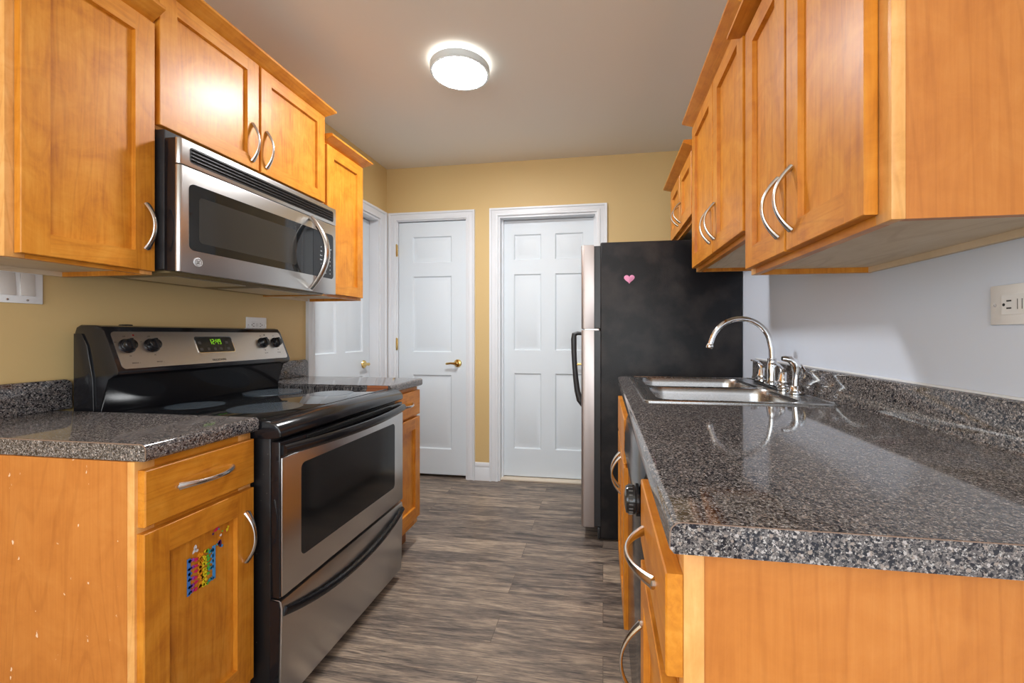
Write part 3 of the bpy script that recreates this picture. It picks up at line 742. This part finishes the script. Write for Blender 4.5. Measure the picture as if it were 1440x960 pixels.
# bow handle
pts, rad = [], []
for k in range(25):
    s_ = -1+k/12
    pts.append((MX+.004+.080*(1-abs(s_)**2.0), DS-.019+.0*s_, 1.489+s_*.158)); rad.append((.0155-.006*abs(s_)**3, .0105))
part('handle', MB().tube(pts, rad, 12, up=(0, 1, 0)), NICK, dr, 'thick bowed silver handle')
# monogram badge
bc = V((MX, 1.179, 1.357))
mb = MB().lathe([(0, 0), (.0145, 0), (.0145, .002), (.013, .003), (.0125, .0022), (0, .0022)], bc, (1, 0, 0), 28)
bd_ = part('round_badge', mb, plain('badge_silver', (.62, .62, .63, 1), .45, .3), dr, 'small round silver badge')
def ring(mb, c, r, w_, a0, a1, x, n=14):
    for k in range(n):
        aa, ab = R(a0+(a1-a0)*k/n), R(a0+(a1-a0)*(k+1)/n)
        q = [(c[0]+rr*cos(A), c[1]+rr*sin(A)) for rr, A in ((r-w_, aa), (r+w_, aa), (r+w_, ab), (r-w_, ab))]
        mb.loft([[(x, y, z) for y, z in q], [(x+.0006, y, z) for y, z in q]])
mb = MB(); cy_, cz_ = bc.y, bc.z; xx = MX+.0021
ring(mb, (cy_, cz_), .0108, .0005, 0, 360, xx, 28)
ring(mb, (cy_-.0026, cz_+.0012), .0028, .0006, 30, 330, xx); ring(mb, (cy_-.0022, cz_-.0028), .0026, .0006, 160, 400, xx)
ring(mb, (cy_+.0030, cz_+.0026), .0020, .0006, 40, 300, xx); ring(mb, (cy_+.0032, cz_-.0018), .0026, .0006, 60, 330, xx)
for a in (45, 135, 225, 315): ring(mb, (cy_+.0068*cos(R(a)), cz_+.0068*sin(R(a))), .0013, .0003, 0, 300, xx, 8)
part('badge_script', mb, INK, dr)
# control side
cp = part('control_panel', bowed(DS+.0008, MY1, 1.320, 1.652, MX, rl=.002, rr=.008), SS, t, 'stainless control side')
mb = MB(); mb.prism([(DS+.0008, 1.392)]+[(1.871-.016+.016*cos(R(-90+90*k/5)), 1.392+.016+.016*sin(R(-90+90*k/5))) for k in range(6)]+[(1.871-.016+.016*cos(R(90*k/5)), 1.603-.016+.016*sin(R(90*k/5))) for k in range(6)]+[(DS+.0008, 1.603)], 'x', MX-.002, MX+.001)
part('touch_panel', mb, plain('touch_black', (.014, .015, .017, 1), .12), cp, 'black touch panel')
mb = MB(); XI = MX+.0011
for r_ in range(9):
    for c_ in range(3):
        if r_ < 2 and c_ != 1: continue
        add_text(mb, random.choice(['Start', 'Cook', '1', '2', '3', '5', '8', 'Time', 'Off']) if r_ < 6 else str((r_-6)*3+c_+1), .0085, (XI, 1.782+c_*.032, 1.570-r_*.0195), (0, 1, 0), (0, 0, 1), (1, 0, 0))
part('pad_lettering', mb, plain('pale_print', (.62, .64, .66, 1), .5), cp, 'pale button lettering')
# underside
mb = MB().box(-1.66, -1.345, MY0+.02, MY1-.02, 1.319, 1.3285, 0, .003)
for y in (1.2, 1.55): mb.box(-1.60, -1.40, y, y+.28, 1.3165, 1.3195, 1)
part('bottom_vent', mb, [plain('greasy_underside', srgb(120, 104, 72), .45), SS], t, 'greasy metal underside')

# ------------------------------------------------------------------ switch plate and outlets
t = thing('light_switch', (XL+.003, 1.0, 1.272), 'white double rocker switch plate on the tan wall under the left cabinet', 'light switch')
part('plate', MB().box(XL+.0008, XL+.0065, .945, 1.0565, 1.218, 1.329, 0, .002), PLATE, t)
for y in (.9765, 1.0205):
    r = MB().prism([(XL+.006, 1.240), (XL+.0105, 1.241), (XL+.0085, 1.273), (XL+.007, 1.307), (XL+.006, 1.308)], 'y', y-.0165, y+.0165, bev=.001)
    part('rocker', r, plain('rocker_white', srgb(216, 210, 204), .3), t)
    for z in (1.2275, 1.319): part('screw', MB().lathe([(0, 0), (.0035, 0), (.003, .0012), (0, .0015)], (XL+.0064, y, z), (1, 0, 0), 10), NICK, t)
def outlet(name_label, wx, n, y0, y1, z0, z1, group):
    """duplex outlet mounted sideways"""
    t = thing('wall_outlet', (wx, (y0+y1)/2, (z0+z1)/2), name_label, 'outlet', group)
    X = lambda d: wx+n*d
    part('plate', MB().box(X(.0008), X(.006), y0, y1, z0, z1, 0, .002), PLATE, t)
    cy_, cz_ = (y0+y1)/2, (z0+z1)/2; hw = (y1-y0)*.29; hh = (z1-z0)*.245
    mb = MB().prism(rrect(cy_-hw, cy_+hw, cz_-hh, cz_+hh, .003), 'x', X(.0055), X(.0078))
    part('receptacle', mb, plain('receptacle_white', srgb(230, 230, 230), .35), t)
    sl = MB()
    for s_ in (-1, 1):
        c_ = cy_+s_*hw*.58
        for dz in (-.0065, .0065): sl.box(X(.0074), X(.0081), c_-.0045, c_+.0045, cz_+dz-.0013, cz_+dz+.0013)
        sl.lathe([(0, 0), (.0028, 0), (0, .0004)], (X(.0078), c_+s_*.010, cz_), (n, 0, 0), 12)
    for s_ in (-1, 1): sl.box(X(.0074), X(.0081), cy_+s_*hw*.12-.0005, cy_+s_*hw*.12+.0005, cz_-.009, cz_+.009)
    part('slots', sl, PLATED, t)
    for s_ in (-1, 1): part('screw', MB().lathe([(0, 0), (.0032, 0), (.0028, .0012), (0, .0015)], (X(.0058), cy_+s_*(y1-y0)*.41, cz_), (n, 0, 0), 10), NICK, t)
outlet('white outlet on the tan wall just above the far end of the range', XL, 1, 1.812, 1.936, 1.135, 1.211, 'wall outlets')
outlet('white outlet on the white wall at the right edge of view', XR, -1, .792, .911, 1.142, 1.214, 'wall outlets')

# ------------------------------------------------------------------ stickers on the left base door
PXS = DBL-.0085
def sticker(label, mb, mats): return single('sticker', mb, mats, label, 'sticker', 'stickers on the near left cabinet door')
RB = [plain('sticker_'+n, c, .35) for n, c in (('blue', srgb(66, 120, 196)), ('violet', srgb(150, 70, 170)), ('red', srgb(206, 40, 90)), ('orange', srgb(240, 150, 30)), ('yellow', srgb(236, 214, 40)), ('green', srgb(90, 180, 70)), ('teal', srgb(50, 150, 160)), ('sky', srgb(70, 150, 214)), ('white', srgb(225, 220, 220)), ('plum', srgb(84, 40, 96)))]
mb = MB(); sy0, sy1, sz0, sz1 = .880, .956, .490, .580; rnd = random.Random(3)
def blob(mb, y, z, ry, rz, mi, rot=0, n=9, x=PXS):
    pts = []
    for k in range(n):
        a = 2*pi*k/n; q = 1+.28*rnd.uniform(-1, 1)
        py, pz = ry*q*cos(a), rz*q*sin(a); pts.append((y+py*cos(rot)-pz*sin(rot), z+py*sin(rot)+pz*cos(rot)))
    mb.loft([[(x, a, b) for a, b in pts], [(x+.0005, a, b) for a, b in pts]], mi=mi)
Wd = sy1-sy0; Hd = sz1-sz0
mb.loft([[(PXS+d_, y, z) for y, z in ((sy0, sz0), (sy0+.008, sz0), (sy0+.009, sz1), (sy0, sz1))] for d_ in (0, .0005)], mi=0)
mb.loft([[(PXS+d_, y, z) for y, z in ((sy1-.008, sz0+.004), (sy1, sz0+.004), (sy1, sz1), (sy1-.009, sz1))] for d_ in (0, .0005)], mi=7)
for k in range(6):
    z = sz0+.006+k*Hd*.165
    for mi, f in ((0, .10), (1, .19), (2, .30)):
        if rnd.random() < .92: blob(mb, sy0+Wd*f, z+rnd.uniform(-.003, .003), .0055, .0042, mi)
for k in range(9):
    z = sz0+.004+k*Hd*.112
    for mi, f in ((3, .42), (3, .48), (4, .56), (4, .64), (5, .72)):
        if rnd.random() < .86: blob(mb, sy0+Wd*f+rnd.uniform(-.002, .002), z+rnd.uniform(-.003, .003), .0048, .0046, mi, .6)
for k in range(6):
    z = sz0+.008+k*Hd*.16
    for mi, f in ((6, .80), (7, .88)):
        if rnd.random() < .8: blob(mb, sy0+Wd*f, z, .0052, .005, mi)
sticker('torn rainbow coloured square sticker, the largest on the near left cabinet door', mb, RB)
mb = MB(); blob(mb, .899, .592, .006, .004, 8, .6); blob(mb, .902, .600, .004, .005, 8); blob(mb, .905, .590, .004, .003, 8)
sticker('small white torn sticker scrap just above the rainbow sticker', mb, RB)
mb = MB(); blob(mb, .969, .577, .006, .010, 9, .3); blob(mb, .967, .580, .0035, .006, 1); blob(mb, .975, .569, .004, .0035, 7); blob(mb, .961, .578, .003, .003, 6)
sticker('small dark purple sticker up and right of the rainbow sticker', mb, RB)
mb = MB(); blob(mb, .958, .618, .008, .004, 2, .5); blob(mb, .950, .611, .003, .003, 9); blob(mb, .966, .616, .0028, .0028, 6)
sticker('small pink and purple sticker at the left of the upper sticker cluster', mb, RB)
mb = MB(); x2 = DBL; blob(mb, .975, .628, .0055, .0042, 2, .3, x=PXS); blob(mb, .975, .628, .0025, .002, 8, x=PXS+.0004); blob(mb, .984, .628, .0045, .003, 3, .7)
sticker('small pink sticker, topmost of the upper sticker cluster', mb, RB)
mb = MB(); blob(mb, .972, .598, .0028, .0035, 8); blob(mb, .968, .593, .0025, .003, 3); blob(mb, .976, .606, .002, .002, 5)
sticker('tiny pale and orange sticker dots just above the dark purple sticker', mb, RB)
mb = MB(); blob(mb, .991, .604, .005, .0035, 4, .8); blob(mb, .994, .610, .0025, .003, 4); blob(mb, .986, .602, .0022, .0022, 2)
sticker('small yellow sticker beside the raised door edge', mb, RB)

# ------------------------------------------------------------------ right base run
DXB, FXB = .070, .0895
t = thing('base_cabinet', (.4, .66, 0), 'maple base cabinet nearest the viewer on the right under the counter end', 'cabinet', 'base cabinets')
base_box(t, .499, .822, .885, XR, FXB, LAM, stile=.026)
part('corner_stile', MB().box(FXB, FXB+.0225, .4955, .4992, .0, .884, 0, .001), WEDGE, t)
dw = slab_front(t, (DXB, .4965, .738), (0, 1, 0), NXR, .318, .116)
bow_handle(dw, (DXB, .594, .786), (DXB, .752, .786), NXR, .032)
dr = cab_door(t, (DXB, .4965, .146), (0, 1, 0), NXR, .320, .556)
bow_handle(dr, (DXB, .788, .455), (DXB, .788, .600), NXR, .036)
# dishwasher
t = thing('dishwasher', (.4, 1.13, 0), 'black dishwasher built in between the right base cabinets', 'dishwasher')
part('tub', MB().box(.11, XR-.02, .826, 1.432, .10, .735), BLKM, t)
dp = part('door', MB().box(.082, .11, .828, 1.430, .115, .700, 0, .004), BLK, t)
mb = MB().prism([(.11, .703), (.083, .703), (.075, .715), (.070, .745), (.071, .80), (.076, .845), (.084, .868), (.096, .876), (.11, .876)], 'y', .828, 1.430, bev=.004)
cpn = part('control_panel', mb, BLK, t)
mb = MB().lathe([(0, 0), (.031, 0), (.031, .006), (.0275, .008), (.0275, .020), (.025, .025), (.012, .0275), (0, .028)], (.070, .862, .797), (-1, 0, 0), 30)
part('timer_knob', mb, BLK, cpn, 'round black timer knob')
mb = MB()
for k in range(20):
    a = 2*pi*k/20; mb.box(.0500, .0575, .862+.0275*cos(a)-.0012, .862+.0275*cos(a)+.0012, .797+.0275*sin(a)-.0012, .797+.0275*sin(a)+.0012)
part('knob_ridges', mb, plain('dark_grey_ridge', (.12, .12, .12, 1), .3), cpn)
part('kick_plate', MB().box(.14, .16, .83, 1.428, .002, .105), BLKM, t)
# sink base
t = thing('base_cabinet', (.4, 1.73, 0), 'maple sink base cabinet with two doors between dishwasher and fridge', 'cabinet', 'base cabinets')
base_box(t, 1.436, 2.04, .885, XR, FXB, WV, stile=.036)
# open the inside for the bowls: the box top is only a rim
ff = slab_front(t, (DXB, 1.456, .690), (0, 1, 0), NXR, .566, .148, name='false_drawer')
for k, (a, b) in enumerate(((1.456, 1.737), (1.743, 2.022))):
    dr = cab_door(t, (DXB, a, .130), (0, 1, 0), NXR, b-a, .545)
    hy = b-.03 if k == 0 else a+.03
    bow_handle(dr, (DXB, hy, .500), (DXB, hy, .640), NXR, .034)

# right countertop with a sink cut-out
t = thing('countertop', (.4, 1.3, .886), 'long speckled grey countertop holding the sink on the right', 'countertop', 'speckled countertops')
CZ0, CZ1, CY0, CY1 = .8865, .9215, .477, 2.105
HX0, HX1, HY0, HY1 = .150, .640, 1.335, 2.055
mb = MB()
mb.prism(top_prof(.145, .0714, CZ0, CZ1, -1)[::-1], 'y', CY0, CY1)
mb.box(.145, XR-.002, CY0, HY0, CZ0, CZ1).box(.145, XR-.002, HY1, CY1, CZ0, CZ1).box(HX1, XR-.002, HY0, HY1, CZ0, CZ1).box(.145, HX0, HY0, HY1, CZ0, CZ1)
part('worktop', mb, GR, t)
pf = [(.0714, .892), (.0714, .9095), (.0738, .916), (.079, .9203), (.0834, .9215), (XR-.002, .9215), (XR-.002, .9203), (.0835, .9203), (.0796, .9192), (.0748, .9152), (.0724, .9095), (.0724, .892)]
part('edge_seam', MB().loft([[(x, CY0-.0004, z) for x, z in pf], [(x, CY0+.0006, z) for x, z in pf]]), SEAM, t, 'thin brown seam along the cut end')
mb = MB()
pr = [(XR-.002, CZ1), (.693, CZ1), (.6975, CZ1+.004), (.6985, CZ1+.012), (.6990, 1.000), (.7015, 1.0075), (.708, 1.0105), (XR-.002, 1.0105)]
mb.prism(pr, 'y', CY0, 2.135, bev=.002)
part('backsplash', mb, GR, t)
part('caulk_bead', MB().tube([(XR-.004, CY0+.002, 1.0115), (XR-.004, 2.13, 1.0115)], .004, 8), TRIMP, t, 'white caulk line along the top of the backsplash')

# ------------------------------------------------------------------ sink
t = thing('kitchen_sink', (.4, 1.69, .9215), 'double bowl stainless steel sink set into the right countertop', 'sink')
SX0, SX1, SY0_, SY1_ = .122, .674, 1.312, 2.074; ZS = .9225
outer = rrect(SX0, SX1, SY0_, SY1_, .025, 6)
bowls = [rrect(.168, .590, 1.352, 1.668, .055, 6), rrect(.168, .590, 1.706, 2.022, .055, 6)]
mb = MB(); bm = mb.bm
def loopv(pts, z): return [bm.verts.new((x, y, z)) for x, y in pts]
def edges(vs): return [bm.edges.new((vs[i], vs[(i+1) % len(vs)])) for i in range(len(vs))]
def rim(off): return rrect(SX0+off, SX1-off, SY0_+off, SY1_-off, .025-off*.6, 6)
o_in = loopv(rim(.014), ZS+.002); es = edges(o_in); tops = []
for b in bowls: vs = loopv(b, ZS+.002); tops.append(vs); es += edges(vs)
bmesh.ops.triangle_fill(bm, use_beauty=True, use_dissolve=False, edges=es)
prev = o_in
for off, z in ((.011, ZS+.0045), (.004, ZS+.0045), (0, ZS+.002), (0, ZS-.0008)):
    cur = loopv(rim(off), z)
    for i in range(len(cur)): bm.faces.new((prev[i], prev[(i+1) % len(cur)], cur[(i+1) % len(cur)], cur[i]))
    prev = cur
part('rim', mb, SSINK, t)
for bi, b in enumerate(bowls):
    x0, x1 = min(p[0] for p in b), max(p[0] for p in b); y0, y1 = min(p[1] for p in b), max(p[1] for p in b)
    loops = []
    for ins, z, r in ((0, ZS+.002, .055), (.003, ZS-.003, .054), (.006, ZS-.02, .054), (.014, ZS-.128, .05), (.022, ZS-.146, .045), (.04, ZS-.154, .04), (.13, ZS-.159, .02)):
        loops.append([(x, y, z) for x, y in rrect(x0+ins, x1-ins, y0+ins, y1-ins, r, 6)])
    bo = part('bowl', MB().loft(loops, False, True), SSINK, t)
    c = ((x0+x1)/2, (y0+y1)/2, ZS-.1592)
    part('drain', MB().lathe([(0, 0), (.03, 0), (.042, .002), (.044, .003), (.042, .0042), (.03, .0025), (0, .0025)], c, (0, 0, 1), 28), CHROME, bo, 'chrome drain')

# ------------------------------------------------------------------ faucet
FY = 1.755; FXF = .645; ZF = ZS+.0042
t = thing('faucet', (FXF, FY, ZF), 'chrome gooseneck faucet with two lever handles on the sink', 'faucet')
mb = MB()
dk = lambda g: [(x, y) for x, y in rrect(FXF-.026+g, FXF+.026-g, FY-.138+g, FY+.138-g, .024-g*.5, 6)]
mb.loft([[(x, y, ZF) for x, y in dk(0)], [(x, y, ZF+.006) for x, y in dk(0)], [(x, y, ZF+.011) for x, y in dk(.005)]])
part('deck_plate', mb, CHROME, t)
zb_ = ZF+.010
mb = MB().lathe([(.0, 0), (.028, 0), (.028, .006), (.022, .012), (.020, .03), (.0215, .05), (.019, .075), (.0155, .088), (.0165, .091), (.0165, .096), (.0125, .098), (0, .098)], (FXF, FY, zb_), (0, 0, 1), 28)
pts = [(FXF, FY, zb_+.09), (FXF-.002, FY, zb_+.13)]
cx_, r_ = FXF-.115, .110; zc_ = ZF+.150
for k in range(17):
    a = R(5+k*162/16); pts.append((cx_+r_*cos(a), FY, zc_+r_*sin(a)*1.0+.0))
last = V(pts[-1]); pts.append(tuple(last+V((-.006, 0, -.018))))
mb.tube(pts, [.0105]*len(pts), 14)
sp = part('spout', mb, CHROME, t, 'high curved spout')
e = V(pts[-1]); dd = (e-V(pts[-2])).normalized()
part('aerator', MB().lathe([(0, 0), (.0115, 0), (.0135, .004), (.0135, .014), (.0115, .018), (0, .018)], e-dd*.004, dd, 18), CHROME, sp)
def fhandle(y, lift):
    mb = MB().lathe([(0, 0), (.024, 0), (.0245, .006), (.020, .010), (.0225, .016), (.0225, .022), (.018, .03), (.016, .042), (.011, .052), (0, .055)], (FXF, y, zb_), (0, 0, 1), 24)
    mb.tube([(FXF, y, zb_+.045), (FXF-.006, y-.002, zb_+.062), (FXF-.02, y-.006, zb_+.078), (FXF-.036, y-.01, zb_+.084), (FXF-.045, y-.012, zb_+.083)], [(.010, .010), (.009, .0085), (.008, .006), (.008, .005), (.005, .0035)], 10, up=(0, 1, 0))
    part('lever', mb, CHROME, t, 'chrome lever handle')
fhandle(FY-.105, 0); fhandle(FY+.105, 0)
# side sprayer
t = thing('sink_sprayer', (.642, 1.548, ZF), 'chrome side sprayer standing on the sink deck nearest the viewer', 'sprayer')
mb = MB().lathe([(0, 0), (.028, 0), (.028, .004), (.019, .010), (.017, .022), (.0135, .026), (0, .026)], (.642, 1.548, ZF), (0, 0, 1), 24)
part('holder', mb, CHROME, t)
mb = MB().tube([(.642, 1.548, ZF+.022), (.643, 1.548, ZF+.045), (.646, 1.548, ZF+.07), (.646, 1.548, ZF+.088), (.638, 1.548, ZF+.104), (.624, 1.547, ZF+.114), (.608, 1.546, ZF+.1165), (.600, 1.546, ZF+.1165)],
               [(.0105, .0105), (.0105, .0105), (.013, .013), (.0165, .015), (.017, .0145), (.0145, .012), (.0115, .0095), (.009, .0075)], 14, up=(0, 1, 0))
sb = part('spray_head', mb, CHROME, t)
part('trigger', MB().tube([(.658, 1.548, ZF+.098), (.668, 1.548, ZF+.08), (.670, 1.548, ZF+.058), (.666, 1.548, ZF+.05)], [(.009, .004), (.010, .0045), (.009, .004), (.006, .003)], 10, up=(0, 1, 0)), CHROME, sb)

# ------------------------------------------------------------------ fridge
FY0, FY1 = 2.335, 3.085
t = thing('refrigerator', (.33, 2.73, 0), 'tall top-freezer fridge with pebbled black side and stainless doors', 'refrigerator')
mb = MB().box(-.014, .7165, FY0, FY1, .012, 1.628, 0, .008, 3)
for x in (.03, .64):
    for y in (FY0+.06, FY1-.06): mb.lathe([(.02, 0), (.02, .014), (.01, .014)], (x, y, 0), (0, 0, 1), 12)
part('cabinet', mb, FSIDE, t, 'pebbled black side')
mb = MB().box(-.05, -.014, FY0+.006, FY1-.006, .075, 1.145).box(-.05, -.014, FY0+.006, FY1-.006, 1.16, 1.61)
part('door_gasket', mb, BLKM, t)
part('kick_grille', MB().box(-.03, -.013, FY0+.004, FY1-.004, .006, .07, 0, .006), BLKM, t)
def fdoor(name, z0, z1):
    pr = []
    x0, x1, y0, y1 = -.118, -.048, FY0, FY1
    pr = [(x1, y0), (x0+.022, y0)]
    for k in range(5): a = k/4; pr.append((x0+.020-.020*sin(R(90*a)), y0+.012*(1-cos(R(90*a)))+.001))
    for k in range(5): a = 1-k/4; pr.append((x0+.020-.020*sin(R(90*a)), y1-.012*(1-cos(R(90*a)))-.001))
    pr += [(x0+.022, y1), (x1, y1)]
    return part(name, MB().prism(pr, 'z', z0, z1, bev=.004), SSD, t, 'stainless door')
fz = fdoor('freezer_door', 1.156, 1.616)
fd = fdoor('fridge_door', .070, 1.150)
pts = [(-.100, FY0+.035, 1.130), (-.140, FY0+.032, 1.132), (-.158, FY0+.032, 1.126), (-.161, FY0+.032, 1.10), (-.160, FY0+.032, 1.03), (-.156, FY0+.032, .95), (-.150, FY0+.032, .88), (-.141, FY0+.032, .81), (-.128, FY0+.032, .762), (-.110, FY0+.033, .738), (-.072, FY0+.035, .732)]
rad = [(.013, .009), (.013, .010), (.013, .015), (.013, .016), (.013, .015), (.013, .0145), (.013, .015), (.014, .016), (.015, .018), (.016, .018), (.015, .016)]
part('handle', MB().tube(pts, rad, 12, up=(0, 1, 0)), BLKM, fd, 'black bowed door handle')
part('hinge', MB().box(-.10, -.02, FY0+.004, FY0+.05, 1.1465, 1.1575, 0, .001), NICK, t, 'silver centre hinge')
# heart
mb = MB(); pts = []
for k in range(40):
    a = 2*pi*k/40; hx = 16*sin(a)**3; hz = 13*cos(a)-5*cos(2*a)-2*cos(3*a)-cos(4*a)
    pts.append((.1405+hx*.00176, hz*.00165+1.4265))
mb.loft([[(x, FY0-.0002, z) for x, z in pts], [(x, FY0-.0018, z) for x, z in pts], [(.1405+(x-.1405)*.95, FY0-.0022, 1.4265+(z-1.4265)*.95) for x, z in pts]])
single('heart_magnet', mb, PINK, 'small pink heart stuck on the black side of the fridge', 'magnet')

# ------------------------------------------------------------------ ceiling light
LX, LY = -.690, 1.985
t = thing('ceiling_light', (LX, LY, ZC), 'round flush ceiling light with a glowing white diffuser', 'ceiling light')
mb = MB().lathe([(0, -.001), (.105, -.001), (.105, -.018), (.141, -.0195), (.144, -.022), (.143, -.050), (.140, -.054), (.130, -.0545), (.130, -.045), (0, -.045)], (LX, LY, ZC), (0, 0, 1), 64)
part('housing', mb, plain('white_lamp_housing', srgb(214, 222, 222), .4), t)
part('glow_ring', MB().lathe([(.106, -.0165), (.1395, -.0165), (.1435, -.0205), (.142, -.0208), (.139, -.0187), (.106, -.0187)], (LX, LY, ZC), (0, 0, 1), 64), emit('lamp_backlight', (.97, .985, 1, 1), 3), t, 'thin bright ring near the ceiling')
part('diffuser', MB().lathe([(0, -.046), (.1295, -.046), (.1295, -.054), (.11, -.0585), (.06, -.061), (0, -.0615)], (LX, LY, ZC), (0, 0, 1), 64), LAMP, t)
